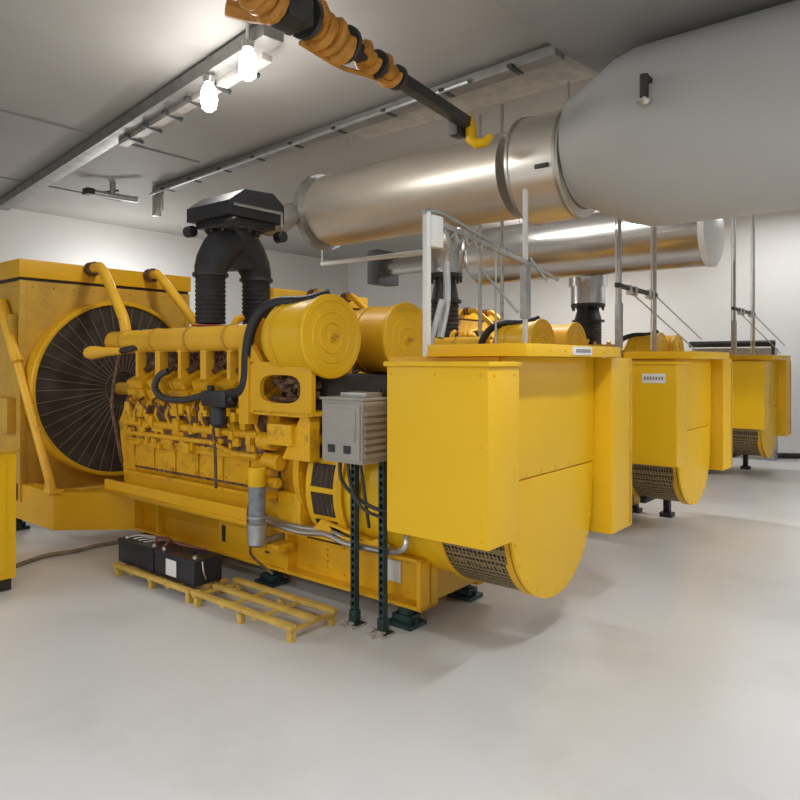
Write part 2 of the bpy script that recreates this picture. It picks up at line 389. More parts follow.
G().tube([(XB+.00,5.57,ZB+.06),(XB+.03,5.57,ZB-.04),(XB+.03,5.58,ZB-.15),(XB+.08,5.60,ZB-.20),(XB+.17,5.61,ZB-.20),(XB+.23,5.62,ZB-.14)],[.05,.055,.06,.055,.045,.03],12,0).build('hook','yellow_clean',t,label='yellow hook')

# ------------------------------------------------------------ generator set
O = (-4.8, 4.05, 0)
YC = 4.05
gs = thing('generator_set', O, 'nearest yellow diesel generator set, its whole engine, drums and fan radiator in view', 'generator', 'yellow generator sets in parallel rows')
def mir(y): return 2*YC-y
# base rails
for s in (0,1):
    f = (lambda y: y) if s == 0 else mir
    g = G()
    g.box(-6.45,-2.76,*sorted((f(3.70),f(3.73))),.15,.49,.003)
    g.box(-6.45,-2.76,*sorted((f(3.60),f(3.80))),.15,.175,.004)
    g.box(-6.45,-2.76,*sorted((f(3.60),f(3.80))),.465,.49,.004)
    g.box(-4.98,-4.08,*sorted((f(3.625),f(3.70))),.17,.47,.004)
    g.box(-4.09,-4.06,*sorted((f(3.60),f(3.72))),.17,.47,.003)
    g.box(-2.79,-2.76,*sorted((f(3.60),f(3.80))),.15,.49,.003)
    g.box(-5.95,-5.92,*sorted((f(3.62),f(3.72))),.17,.47,.003)
    if s == 0:
        for x in (-3.9,-3.55,-3.2,-2.95,-2.85):
            for z in (.22,.42): g.bolt((x,3.70,z),'-Y',.014)
        for i in range(6): g.bolt((-3.72,3.70,.20+i*.045),'-Y',.010)
        for i in range(6): g.bolt((-2.82,3.70,.20+i*.045),'-Y',.010)
    r = g.build('base_rail','yellow',gs)
    if s == 0:
        for x in (-4.90,-4.33): G().prism([(x-.02,.26),(x+.02,.26),(x+.025,.40),(x-.025,.40)],3.618,3.63,'Y',.003).build('slot','core',r,label='dark slot')
        G().box(-3.13,-3.00,3.690,3.699,.27,.42,.002).build('rating_plate','white_label',r,label='white plate')
for x in (-6.2,-5.2,-4.0,-2.85): G().box(x,x+.08,3.75,mir(3.75),.18,.45,.005).build('cross_member','yellow_dull',gs)
# radiator skid outriggers
for s in (0,1):
    f = (lambda y: y) if s == 0 else mir
    poly = [(-8.3,f(3.08)),(-6.88,f(3.08)),(-6.30,f(3.60)),(-6.30,f(3.80)),(-6.42,f(3.80)),(-6.98,f(3.22)),(-8.3,f(3.22))]
    g = G().prism(poly,.15,.52,'Z',.006)
    g.build('skid_outrigger','yellow',gs)
G().box(-8.3,-7.4,3.22,mir(3.22),.28,.42,.01).build('radiator_plinth','yellow_dull',gs)
# isolators
for x in (-2.95,-4.35,-6.0,-7.9):
    for y in ((3.69,mir(3.69)) if x>-7 else (3.15,mir(3.15))):
        g = G().box(x-.11,x+.11,y-.09,y+.09,0,.03,.005).box(x-.08,x+.08,y-.06,y+.06,.03,.08,.01)
        g.cyl((x,y,.08),(x,y,.15),.05,16); g.cyl((x-.09,y,.03),(x-.09,y,.06),.012,8); g.cyl((x+.09,y,.03),(x+.09,y,.06),.012,8)
        g.build('vibration_mount','green_post',gs,label='dark green mount')
# radiator
XR = -7.62
rc = (4.08,1.50); R0 = .98
# front sheet with a round hole
n = 64
def sq(a):
    c, s_ = math.cos(a), math.sin(a); hy, hz0, hz1 = 1.0, .34-rc[1], 2.66-rc[1]
    k = 1e9
    if abs(c) > 1e-6: k = min(k, hy/abs(c))
    if s_ > 1e-6: k = min(k, hz1/s_)
    if s_ < -1e-6: k = min(k, hz0/s_)
    return (rc[0]+c*k, rc[1]+s_*k)
ang = [2*PI*(k+.5)/n for k in range(n)]
outer = [sq(a) for a in ang]
# snap to corners
for cy_, cz_ in ((rc[0]-1.0,.34),(rc[0]+1.0,.34),(rc[0]-1.0,2.66),(rc[0]+1.0,2.66)):
    i = min(range(n), key=lambda k: (outer[k][0]-cy_)**2+(outer[k][1]-cz_)**2); outer[i] = (cy_,cz_)
inner = [(rc[0]+math.cos(a)*R0, rc[1]+math.sin(a)*R0) for a in ang]
g = G().frame(outer, inner, XR-.02, XR, 'X')
g.box(-8.25,XR-.021,3.08,3.11,.34,2.66,.004).box(-8.25,XR-.021,5.05,5.08,.34,2.66,.004).box(-8.25,XR-.021,3.11,5.05,.34,.37,.004)
g.box(-8.27,-8.25,3.08,5.08,.34,2.66,.004)
g.box(XR-.03,XR+.02,3.06,3.12,.34,2.66,.006); g.box(XR-.03,XR+.02,5.04,5.10,.34,2.66,.006)
for k in range(9): g.bolt((XR+.0,3.2+k*.22,2.60),'X',.014,.015)
for k in range(9): g.bolt((XR+.02,3.09,.5+k*.25),'X',.012,.012); g.bolt((XR+.02,5.07,.5+k*.25),'X',.012,.012)
rad = g.build('radiator','yellow_dull',gs)
g = G().box(-8.28,XR+.03,3.05,5.11,2.69,2.88,.01)
g.build('top_tank','yellow',rad)
G().box(-8.26,XR-.0,3.07,5.09,2.655,2.695,.003).build('gasket','red_gasket' if 0 else 'core',rad,label='dark gasket line')
G().lathe([(-.02,R0),(-.02,R0+.015),(.20,R0+.015),(.22,R0+.0),(.22,R0-.03),(.20,R0-.035),(-.02,R0-.03)],(XR,rc[0],rc[1]),'X',80).build('fan_shroud','yellow',rad)
G().lathe([(0,0),(0,R0-.04),(.01,R0-.04),(.01,0)],(XR-.30,rc[0],rc[1]),'X',64).build('cooling_core','core',rad,label='dark cooling core')
# fan blades
g = G(); g.cyl((XR-.05,rc[0],rc[1]),(XR+.12,rc[0],rc[1]),.16,24,.02)
for k in range(9):
    a = 2*PI*k/9; mt = Matrix.Translation((XR+.03,rc[0],rc[1])) @ Matrix.Rotation(a,4,'X') @ Matrix.Rotation(.5,4,'Z')
    g.box(-.008,.008,.12,.12+.0,.0,.0) if 0 else g.box(-.006,.006,-.17,.17,.15,.88,.004, Matrix.Translation((XR+.03,rc[0],rc[1])) @ Matrix.Rotation(a,4,'X') @ Matrix.Rotation(.6,4,'Z'))
g.build('fan','fan_black',rad,label='black fan')
g = G(); xg = XR+.205
for k in range(44):
    a = 2*PI*k/44; g.tube([(xg+.03,rc[0]+math.cos(a)*.2,rc[1]+math.sin(a)*.2),(xg,rc[0]+math.cos(a)*(R0-.01),rc[1]+math.sin(a)*(R0-.01))],.004,5)
for r in (.2,):
    g.tube([(xg+.03*(1-r),rc[0]+math.cos(2*PI*k/48)*r,rc[1]+math.sin(2*PI*k/48)*r) for k in range(49)],.0035,5)
fg = g.build('fan_guard','wire',rad,label='wire fan guard')
G().lathe([(.03,0),(.03,.2),(0,R0-.02),(-.006,R0-.02),(.022,.2),(.022,0)],(xg-.012,rc[0],rc[1]),'X',64).build('guard_mesh','guard_dark',fg,label='dark fine mesh')
g = G().box(-8.1,-7.75,2.99,3.08,1.05,1.42,.008)
g.build('side_hatch','yellow_dull',rad)
g = G().box(-7.95,-7.70,3.00,3.08,2.05,2.30,.01); g.build('brace_bracket','yellow_dull',rad)
for s in (0,1):
    f = (lambda y: y) if s == 0 else mir
    g = G().tube([(-6.93,f(3.10),.50),(-7.95,f(3.02),2.40)],.042,14)
    g.tube([(-7.60,f(3.04),1.80),(-7.97,f(3.02),2.45)],.060,14)
    g.box(-7.03,-6.83,*sorted((f(3.05),f(3.16))),.52,.545,.004); g.prism([(-7.0,.52),(-6.86,.52),(-6.90,.66),(-6.97,.66)],*sorted((f(3.04),f(3.06))),'Y')
    g.build('radiator_brace','yellow_pipe',gs)

# engine block
def vee(w=1.): return [(YC-.36,.50),(YC-.40,.74),(YC-.42,.80),(YC-.42,1.05),(YC-.50,1.30),(YC-.40,1.56),(YC-.15,1.48),(YC+.15,1.48),(YC+.40,1.56),(YC+.50,1.30),(YC+.42,1.05),(YC+.42,.80),(YC+.40,.74),(YC+.36,.50)]
g = G().prism(vee(),-6.35,-4.12,'X',.012)
g.box(-6.45,-4.15,YC-.48,YC+.48,.70,.735,.006)
block = g.build('engine_block','yellow_engine',gs)
g = G().prism([(YC-.34,.30),(YC-.40,.44),(YC-.46,.60),(YC-.46,.70),(YC+.46,.70),(YC+.46,.60),(YC+.40,.44),(YC+.34,.30)],-6.38,-4.15,'X',.01)
g.box(-6.6,-4.3,YC-.62,YC-.36,.52,.545,.006)
g.box(-6.6,-4.3,YC-.60,YC-.575,.50,.64,.006)
g.build('oil_pan','yellow',gs)
for s in (0,1):
    f = (lambda y: y) if s == 0 else mir
    for k in range(6):
        x = -6.28+k*.355
        g = G().box(x,x+.335,*sorted((f(YC-.455),f(YC-.415))),.79,1.03,.012)
        for q in ((.03,.82),(.30,.82),(.03,1.0),(.30,1.0)): g.bolt((x+q[0],f(YC-.455),q[1]),'-Y' if s==0 else 'Y',.012,.010)
        cv = g.build('inspection_cover','yellow_engine',block)
    # cylinder heads and rocker covers
    for k in range(6):
        x = -6.24+k*.355
        mt = Matrix.Translation((x+.14,f(YC-.40),1.55)) @ Matrix.Rotation((.45 if s==0 else -.45),4,'X')
        g = G().box(-.145,.145,-.16,.16,-.16,.06,.012,mt)
        for q in (-.1,.1):
            g.cyl(mt@Vector((q,-.16 if s==0 else .16,-.05)), mt@Vector((q,-.20 if s==0 else .20,-.05)),.028,10)
        hd = g.build('cylinder_head','yellow_engine',gs)
        g = G().box(-.12,.12,-.14,.12,.06,.15,.03,mt)
        g.cyl(mt@Vector((0,0,.15)),mt@Vector((0,0,.18)),.02,8); g.cyl(mt@Vector((-.07,.03,.15)),mt@Vector((-.07,.03,.17)),.014,6)
        g.build('rocker_cover','yellow_engine',hd)
    # coolant manifold
    ym = f(3.56)
    g = G().lathe([(0,0),(.0,.06),(.03,.095),(.06,.108),(2.36,.108),(2.36,0)],(-6.66,ym,2.0),'X',28)
    mf = g.build('coolant_manifold','yellow_pipe',gs)
    for k in range(4):
        G().lathe([(0,.10),(0,.117),(.03,.117),(.03,.10)],(-6.36+k*.55,ym,2.0),'X',28).build('clamp_band','yellow_dull',mf)
    for k in range(6):
        g = G(); x = -6.12+k*.355
        w_ = .042 if k%2 else .024
        g.box(x-w_,x+w_,*sorted((ym-.04,ym+.05)),1.58,1.94,.01)
        g.lathe([(0,.0),(0,.055),(.03,.055),(.03,0)],(x,ym,1.885),'Z',16)
        g.build('riser','yellow_pipe',mf)
    # coolant elbow up to radiator top
    yt = 3.80 if s == 0 else 4.52
    xe = -6.36 if s == 0 else -6.75
    if s == 0: pts = [(-7.62,yt,2.84),(-7.40,yt-.02,2.84),(-7.25,yt-.03,2.80),(-6.55,3.60,2.30),(-6.42,ym,2.20),(-6.36,ym,2.02)]
    else: pts = [(-7.62,yt,2.84),(-7.45,yt,2.84),(-7.33,yt,2.80),(-6.72,4.53,2.30),(-6.60,4.53,2.20),(-6.52,4.54,2.02)]
    G().tube(pts,.052,16,5).build('coolant_pipe','yellow_pipe',gs)
    g = G()
    for dx in (0,.07): g.lathe([(0,.06),(0,.08),(.035,.08),(.035,.06)],(-7.58+dx,yt,2.84),'X',18)
    g.build('hose_clamp','rust_and_shade',gs)
# side gallery, fuel rail & clutter on near bank
g = G()
g.tube([(-6.3,3.52,1.22),(-4.3,3.52,1.22)],.035,10); g.tube([(-6.25,3.50,1.12),(-4.9,3.50,1.12),(-4.6,3.5,1.05),(-4.3,3.5,1.05)],.022,8)
g.tube([(-6.35,3.56,1.06),(-4.3,3.56,1.06)],.028,8)
for k in range(12):
    x = -6.25+k*.178; g.tube([(x,3.53,1.22),(x,3.47,1.32),(x+.02,3.50,1.42)],.014,6,3)
g.build('fuel_rail','yellow_engine',gs)
g = G().tube([(-6.35,3.575,1.05),(-4.2,3.575,1.05)],.022,8)  # dark tubing painted in for the shadow line above the covers
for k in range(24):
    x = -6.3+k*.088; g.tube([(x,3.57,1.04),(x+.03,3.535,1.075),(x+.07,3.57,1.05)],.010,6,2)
g.build('shadow_line_tubes','rust_and_shade',gs,label='brown tubes painted in as a shadow line')
g = G()
for k in range(90):
    x = random.uniform(-6.25,-4.35); z = random.uniform(1.02,1.42); y = 3.56-(.0 if z<1.1 else (z-1.1)*.25)
    w = random.uniform(.015,.05); h = random.uniform(.015,.05)
    g.box(x-w,x+w,y-random.uniform(.02,.07),y+.04,z-h,z+h,.006)
g.box(-6.3,-4.3,3.55,3.60,1.0,1.44,.01)
g.build('side_fittings','yellow_engine',gs)
G().box(-6.32,-4.25,3.535,3.56,1.07,1.43,.01).build('shade_panel','rust_and_shade',gs,label='dark panel painted as recess shade')  # dark sheet; shade behind the fittings put into its colour
G().box(-6.31,-4.10,3.612,3.64,.765,1.055,.004).build('cover_gap_shade','rust_and_shade',gs,label='dark strip painted as shade between covers')  # dark backing strip that paints the shade in the gaps between covers
g = G()
for k in range(9):
    x = -6.2+k*.22; z = 1.46+random.uniform(-.02,.03)
    g.tube([(x,3.52,z),(x+.05,3.44,z-.04),(x+.12,3.46,z-.10),(x+.15,3.5,z-.2)],.011,6,4)
g.tube([P(213,428,3.38),P(215,450,3.38),P(216,488,3.42)],.013,6,4)
g.tube([P(120,352,3.45),P(112,400,3.45),P(118,440,3.45),P(122,462,3.5)],.018,8,4)
g.build('wiring','rust_and_shade',gs,label='brown cables')
# hot centre: exhaust manifold and pipe clutter
g = G()
g.tube([(-6.2,3.88,1.76),(-4.4,3.88,1.76)],.085,16); g.tube([(-6.2,4.24,1.76),(-4.4,4.24,1.76)],.085,16)
for k in range(6):
    x = -6.1+k*.355; g.tube([(x,3.60,1.70),(x,3.72,1.78),(x+.02,3.88,1.76)],.045,10,3); g.tube([(x,4.50,1.70),(x,4.38,1.78),(x+.02,4.24,1.76)],.045,10,3)
for k in range(70):
    x = random.uniform(-6.2,-4.4); z = random.uniform(1.66,1.9); y = random.uniform(3.62,3.74); w = random.uniform(.01,.035)
    g.tube([(x-w*2,y,z),(x,y-.02,z+.03),(x+w*2,y,z-random.uniform(-.03,.03))],random.uniform(.007,.016),6)
g.build('exhaust_manifold','rust_and_shade',gs,label='rusty brown manifold')
g = G().box(-5.75,-5.15,3.72,4.58,2.04,2.12,.01).box(-5.7,-5.2,3.8,4.5,1.84,2.04,.01)
g.build('turbo_mount','rust_and_shade',gs)
g = G()
for k in range(16):
    x = random.uniform(-5.1,-4.25); y=random.uniform(3.75,4.4); z=random.uniform(1.95,2.15)
    g.tube([(x,y,z-.25),(x,y,z),(x+random.uniform(-.15,.15),y+.1,z+random.uniform(-.02,.08))],random.uniform(.02,.05),8,3)
g.build('turbocharger_pipes','yellow_engine',gs)
# front end: belts housing + fan drive
g = G().prism([(YC-.40,.55),(YC-.46,1.2),(YC-.30,1.62),(YC+.30,1.62),(YC+.46,1.2),(YC+.40,.55)],-6.58,-6.33,'X',.02)
g.lathe([(0,0),(0,.22),(.08,.24),(.12,.24),(.12,0)],(-6.72,YC,1.0),'X',28)
g.build('front_housing','yellow_engine',gs)
g = G().cyl((XR+.12,YC,1.5),(-6.57,YC,1.5),.07,16).cyl((-6.75,YC,1.5),(-6.58,YC,1.5),.18,24,.01)
g.build('fan_drive','yellow_dull',gs)
g = G(); pa = P(88,353,3.35); pb = P(122,351,3.45)
g.lathe([(0,.0),(0,.055),(.05,.068),(.14,.06),(.25,.045),((pb-pa).length,.035),((pb-pa).length,0)],pa,pb-pa,18)
g.build('breather_pipe','yellow_pipe',gs)
g = G().tube([P(120,351,3.44),P(140,345,3.5),P(142,330,3.55)],.03,8,4); g.tube([P(85,345,3.34),P(84,360,3.33),P(95,370,3.34),P(110,360,3.40)],.008,6,4)
g.build('breather_hose','dark_metal',gs)

# air cleaners (drums)
for y in (3.56,4.44):
    zc = 1.985; r = .30
    g = G().lathe([(0,0),(.02,.10),(.10,.24),(.18,.285),(.22,.285),(.60,.285),(.60,0)],(-4.14,y,zc),'X',56)
    d = g.build('air_cleaner','yellow_clean' if y<4 else 'yellow',gs)
    g = G().lathe([(0,.28),(0,.302),(.012,.308),(.035,.308),(.045,.30),(.045,.262),(.038,.255),(.038,.20),(.045,.195),(.045,.175),(.038,.17),(.038,.13),(.046,.125),(.046,.10),(.036,.09),(.036,.045),(.05,.035),(.05,0)],(-3.57,y,zc),'X',64)
    g.build('end_cap','yellow_clean',d)
    g = G()
    for k in range(5):
        a = -.6+k*.1
    g.cyl((-3.53,y,zc),(-3.495,y,zc),.018,8)
    g.box(-3.505,-3.495,y-.035,y+.035,zc-.008,zc+.008,.003)
    g.build('wing_nut','yellow_dull',d)
    G().lathe([(0,.28),(0,.292),(.03,.292),(.03,.28)],(-3.90,y,zc),'X',56).build('strap_band','yellow',d)
# support plate with an oval window, and second plate
N = 48; cx_, cz_ = -3.90, 1.60
def rr(hx, hz, p, a):
    c, s_ = math.cos(a), math.sin(a)
    return (cx_+hx*math.copysign(abs(c)**(2/p),c), cz_+hz*math.copysign(abs(s_)**(2/p),s_))
outer2 = [rr(.34,.20,12,2*PI*k/N) for k in range(N)]; inner2 = [rr(.225,.105,3,2*PI*k/N) for k in range(N)]
g = G().frame(outer2, inner2, 3.38, 3.42, 'Y')
g.box(-4.24,-3.56,3.38,3.80,1.41,1.44,.006)
g.box(-4.36,-4.24,3.36,3.46,1.32,1.92,.01)
g.prism([(-4.24,1.8),(-4.12,1.8),(-4.24,1.95)],3.38,3.42,'Y')
for x in (-4.2,-4.0,-3.8,-3.6): g.bolt((x,3.38,1.42),'-Y',.012)
g.build('drum_bracket','yellow',gs)
g = G().box(-3.95,-3.62,3.44,3.47,1.36,1.9,.005) if 0 else G()
for k in range(26):
    x = random.uniform(-4.1,-3.68); z = random.uniform(1.5,1.7); 
    g.tube([(x-.05,3.52,z),(x,3.48,z+random.uniform(-.03,.04)),(x+.06,3.54,z+random.uniform(-.03,.03))],random.uniform(.015,.035),8,2)
g.build('turbocharger','rust_and_shade',gs,label='rusty turbocharger')
G().box(-4.15,-3.62,3.60,4.50,1.44,1.70,.05).build('recess_shade_box','soot_and_shade',gs,label='dark box painted as recess shade')  # dark box; the shade of the recess is put into its colour
# flywheel housing
g = G().lathe([(0,0),(0,.44),(.03,.47),(.20,.50),(.24,.54),(.30,.54),(.30,0)],(-4.14,YC,.96),'X',48)
g.box(-4.12,-3.86,YC-.50,YC+.50,.50,.80,.02)
g.box(-4.05,-3.78,3.38,3.60,1.18,1.34,.02)
g.prism([(-3.92,1.08),(-3.62,1.08),(-3.62,1.40),(-3.72,1.40)],3.42,3.52,'Y',.006)
for k in range(24):
    a = 2*PI*k/24; g.bolt((-3.84,YC+math.cos(a)*.51,.96+math.sin(a)*.51),'X',.014,.014)
g.build('flywheel_housing','yellow_engine',gs)
g = G()
g.box(-4.28,-4.12,3.40,3.56,.74,.90,.01); g.cyl((-4.20,3.50,1.03),(-4.02,3.50,1.03),.065,20,.01); g.cyl((-4.20,3.46,.88),(-4.0,3.46,.88),.04,16,.01)
g.cyl((-4.28,3.52,1.18),(-4.10,3.52,1.18),.07,16,.01)
g.build('starter_motor','yellow_engine',gs)
# alternator
ZA = .87; RA = .54
g = G().lathe([(0,0),(0,.50),(.02,RA),(.34,RA),(.36,RA-.02),(.44,RA-.02),(.46,RA),(1.72,RA),(1.72,0)],(-3.78,YC,ZA),'X',64)
alt = g.build('alternator_frame','yellow_clean',gs)
g = G()
for k in range(16):
    a = 2*PI*(k+.5)/16
    mt = Matrix.Translation((-3.59,YC,ZA)) @ Matrix.Rotation(a,4,'X')
    g.box(-.11,.11,-.085,.085,RA-.01,RA+.004,.003,mt)
g.build('vent_opening','core',alt,label='dark vent openings')
g = G()
for k in range(16):
    a = 2*PI*(k+.5)/16
    mt = Matrix.Translation((-3.59,YC,ZA)) @ Matrix.Rotation(a,4,'X')
    for q in range(5): g.box(-.10+q*.05-.004,-.10+q*.05+.004,-.08,.08,RA,RA+.008,.0,mt)
g.build('vent_louvre','rust_and_shade',alt)
G().lathe([(0,RA-.01),(0,RA+.012),(.03,RA+.012),(.03,RA-.01)],(-3.42,YC,ZA),'X',64).build('band','yellow',alt)
g = G().lathe([(0,RA+.002),(0,RA+.012),(.46,RA+.012),(.46,RA+.002)],(-2.54,YC,ZA),'X',72)
g.build('perforated_screen','perforated',alt,label='brown perforated screen')
g = G().lathe([(0,RA-.01),(0,RA+.022),(.035,RA+.022),(.035,RA-.01)],(-2.57,YC,ZA),'X',72)
g.build('screen_ring','yellow',alt)
# alternator feet
for s in (0,1):
    f = (lambda y: y) if s == 0 else mir
    g = G().box(-3.55,-2.95,*sorted((f(3.58),f(3.80))),.49,.52,.004)
    for x in (-3.50,-3.02):
        t_ = [(f(3.58),.52),(f(3.86),.52),(f(3.80),.63),(f(3.72),.63)]
        g.prism(t_,x-.012,x+.012,'X')
    g.box(-3.52,-3.0,*sorted((f(3.72),f(3.78))),.52,.70,.004)
    g.beam((-3.52,f(3.62),.52),(-3.35,f(3.68),.64),.02,.05); g.beam((-3.00,f(3.62),.52),(-3.15,f(3.68),.64),.02,.05)
    g.build('alternator_foot','yellow',gs)
for s in (0,1):
    f = (lambda y: y) if s == 0 else mir
    g = G().prism([(-3.78,.49),(-3.62,.65),(-3.56,.65),(-3.50,.56),(-3.15,.56),(-3.08,.60),(-2.98,.49)],*sorted((f(3.53),f(3.55))),'Y',.004)
    g.box(-3.78,-2.98,*sorted((f(3.53),f(3.70))),.49,.51,.003)
    g.beam((-3.60,f(3.55),.64),(-3.10,f(3.55),.56),.05,.02)
    for x in (-3.5,-3.3,-3.1): g.bolt((x,f(3.60),.51),'Z',.02,.02)
    g.build('foot_gusset','yellow',gs)
# upper housing & cladding
XP = -2.03
g = G().box(-2.86,XP-.012,3.40,4.70,ZA+.1,1.83,.006)
hs = g.build('upper_housing','yellow',gs)
# end plate upper and lower
arc = [(4.07+.565*math.cos(PI+PI*k/36), .86+.565*math.sin(PI+PI*k/36)) for k in range(37)]
arc = [p for p in arc]
zs = 1.098
g = G().box(XP-.012,XP+.006,3.42,4.67,zs+.004,1.83,.003)
for k in range(7): g.bolt((XP+.006,3.5+k*.19,zs+.03),'X',.009,.008)
g.build('upper_end_panel','yellow_clean',gs)
low = [(3.505,zs-.004)]+arc+[(4.635,zs-.004)]
g = G().prism(low,XP-.012,XP+.008,'X',.003)
for k in range(13):
    a = PI+PI*k/12; g.bolt((XP+.008,4.07+.535*math.cos(a),.86+.535*math.sin(a)),'X',.009,.008)
g.bolt((XP+.008,4.60,1.02),'X',.009,.008)
g.build('lower_end_panel','yellow_clean',gs)
# inner cradle drum edge behind plate
g = G().lathe([(0,RA-.02),(0,.565),(.05,.565),(.05,RA-.02)],(XP-.07,4.07,.86),'X',72)
g.build('end_ring','yellow',gs)
# side terminal boxes
g = G().box(-2.59,-1.90,3.06,3.385,.815,1.775,.008)
for (x,z) in ((-2.56,1.15),(-2.56,.86),(-1.95,.97),(-1.95,1.35),(-1.95,.86),(-2.25,1.73),(-2.56,1.73),(-1.95,1.73)): g.bolt((x,3.06,z),'-Y',.008,.006)
for (y,z) in ((3.12,1.73),(3.33,1.73),(3.33,1.2),(3.33,.88)): g.bolt((-1.90,y,z),'X',.008,.006)
bA = g.build('terminal_box','yellow_clean',gs)
G().box(-2.605,-1.885,3.045,3.395,1.775,1.803,.006).build('box_lid','yellow_clean',bA)
G().box(-1.90,-1.893,3.345,3.40,.83,1.77,.002).build('edge_trim','yellow_dull',bA) if 0 else None
g = G().box(-2.59,-1.90,4.69,5.07,.585,1.83,.008)
bB = g.build('terminal_box','yellow_clean',gs)
G().box(-1.90,-1.892,5.035,5.06,.60,1.82,.002).build('edge_trim','yellow_dull',bB)
g = G().box(-2.52,-1.84,3.36,4.70,1.832,1.905,.006)
for k in range(7): g.bolt((-1.84,3.44+k*.195,1.868),'X',.007,.006)
lid = g.build('roof_lid','yellow_clean',gs)
# grey conduit runs
g = G()
pts = [P(262,518,3.50),P(275,524,3.50),P(300,532,3.52),P(325,534,3.52),P(345,543,3.52),P(372,549,3.52),P(392,552,3.50),P(404,548,3.47),P(407,535,3.50),P(407,520,3.6)]
g.tube(pts,.022,10,5)
pts = [P(255,512,3.52),P(275,520,3.53),P(300,527,3.54),P(330,531,3.55),P(350,540,3.55),P(375,546,3.56),P(390,546,3.58)]
g.tube(pts,.018,10,5)
g.build('conduit','steel',gs,label='silver conduit')
# oil filter canister
p = P(257,500,3.36); xf, yf = p.x, 3.36
zt = P(257,467,3.36).z; zm = P(257,486,3.36).z; z0 = P(257,524,3.36).z; zb = P(257,546,3.36).z
flt = G().lathe([(0,0),(0,.066),(.01,.070),(zt-zm-.01,.070),(zt-zm,.062),(zt-zm,0)],(xf,yf,zm),'Z',28).build('fluid_filter','yellow_clean',gs)
G().lathe([(0,0),(0,.062),(zm-z0,.066),(zm-z0,0)],(xf,yf,z0),'Z',28).build('canister','grey_glass',flt,label='grey canister')
g = G().lathe([(0,0),(0,.05),(.02,.072),(z0-zb,.076),(z0-zb+.015,.06),(z0-zb+.015,0)],(xf,yf,zb),'Z',28)
g.lathe([(0,.05),(0,.076),(.018,.076),(.018,.05)],(xf,yf,z0+.05),'Z',24)
g.box(xf-.02,xf+.02,yf,3.72,zb+.01,zb+.05,.005)
g.build('filter_bracket','galv',flt)
G().box(xf-.03,xf+.03,yf,3.60,zm-.05,zm-.01,.005).build('filter_clip','steel',flt)
G().tube([(xf-.07,yf+.02,zm),(xf-.11,yf,z0+.06),(xf-.08,yf,zb),(xf-.03,yf-.02,zb-.08),(xf+.06,yf+.1,zb-.22)],.010,6,4).build('drain_hose','rust_and_shade',flt)
G().box(xf-.10,xf+.12,yf+.10,3.62,zb-.06,zb,.01).build('filter_foot','yellow_engine',flt)
# black regulator box and hoses
xa_, xb_ = P(207,0,3.40).x, P(231,0,3.40).x; c0 = P(219,398,3.40)
g = G().box(xa_,xb_,3.34,3.46,c0.z-.07,c0.z+.06,.02)
g.lathe([(0,0),(0,.045),(.03,.07),(.14,.075),(.17,.06),(.17,0)],((xa_+xb_)/2,3.40,c0.z-.24),'Z',24)
g.cyl((xa_-.05,3.40,c0.z),(xb_+.05,3.40,c0.z),.042,16,.01)
g.cyl((xa_+.05,3.40,c0.z+.05),(xa_+.05,3.40,c0.z+.10),.03,12)
g.build('regulator','black_paint',gs,label='black regulator with bowl')
g = G()
g.tube([(-3.62,3.62,2.30),P(305,301,3.48),P(280,302,3.42),P(262,311,3.40),P(251,330,3.38),P(247,355,3.38),P(246,378,3.38),P(241,391,3.38),P(230,394,3.39)],.042,14,6)
g.build('air_hose','black_rubber',gs,label='thick black hose')
g = G().tube([P(168,371,3.46),P(159,376,3.42),P(155,388,3.40),P(164,398,3.40),P(185,400,3.40),P(204,395,3.40)],.030,12,6)
g.build('air_hose','dark_metal',gs,label='ribbed grey hose')

gs2 = dup(gs,(-.15,3.54,0),'second yellow generator set, white label on its tall box, just behind the nearest')
gs3 = dup(gs,(-.30,8.0,0),'third and farthest yellow generator set, close to the white back wall')
# nameplates
def plate(parent, off, x, y0, y1, z0, z1, axis):
    pass
def child_world(g, name, m, parent, delta, label=None):
    o = G.build(g, name, m, parent, origin=Vector(O)+Vector(delta), label=label); return o
lid1 = [c for c in gs.children if c.name.startswith('roof_lid')][0]
G().box(-1.84,-1.826,3.93,4.19,1.843,1.895,.002).build('name_label','white_label',lid1,label='white name label')
g = G()
for k in range(9): g.box(-1.827,-1.824,3.955+k*.024,3.970+k*.024,1.858,1.880,0)
g.build('lettering','label_ink',lid1)
bA2 = [c for c in gs2.children if c.name.startswith('terminal_box')][0]
x0 = -2.42; d2 = Vector((-.15,3.54,0))
g = G().box(-2.22,-2.00,6.597-3.54,6.60-3.54,1.60,1.69,.001); g.build('name_label','white_label',bA2,label='white name label')
g = G()
for k in range(7): g.box(-2.20+k*.027,-2.185+k*.027,3.055,3.0575,1.63,1.66,0)
g.build('lettering','label_ink',bA2)
# feet stands under far alternators
for gg in (gs2,gs3):
    d = Vector(gg.location)-Vector(O)
    for x in (-2.88,-2.50):
        G().box(x-.03,x+.03,3.85,4.72,.28,.335,.006).box(x-.07,x+.07,4.58,4.72,0,.05,.01).box(x-.035,x+.035,4.61,4.69,.05,.28,.006).build('end_support','black_paint',gg,label='black support foot')

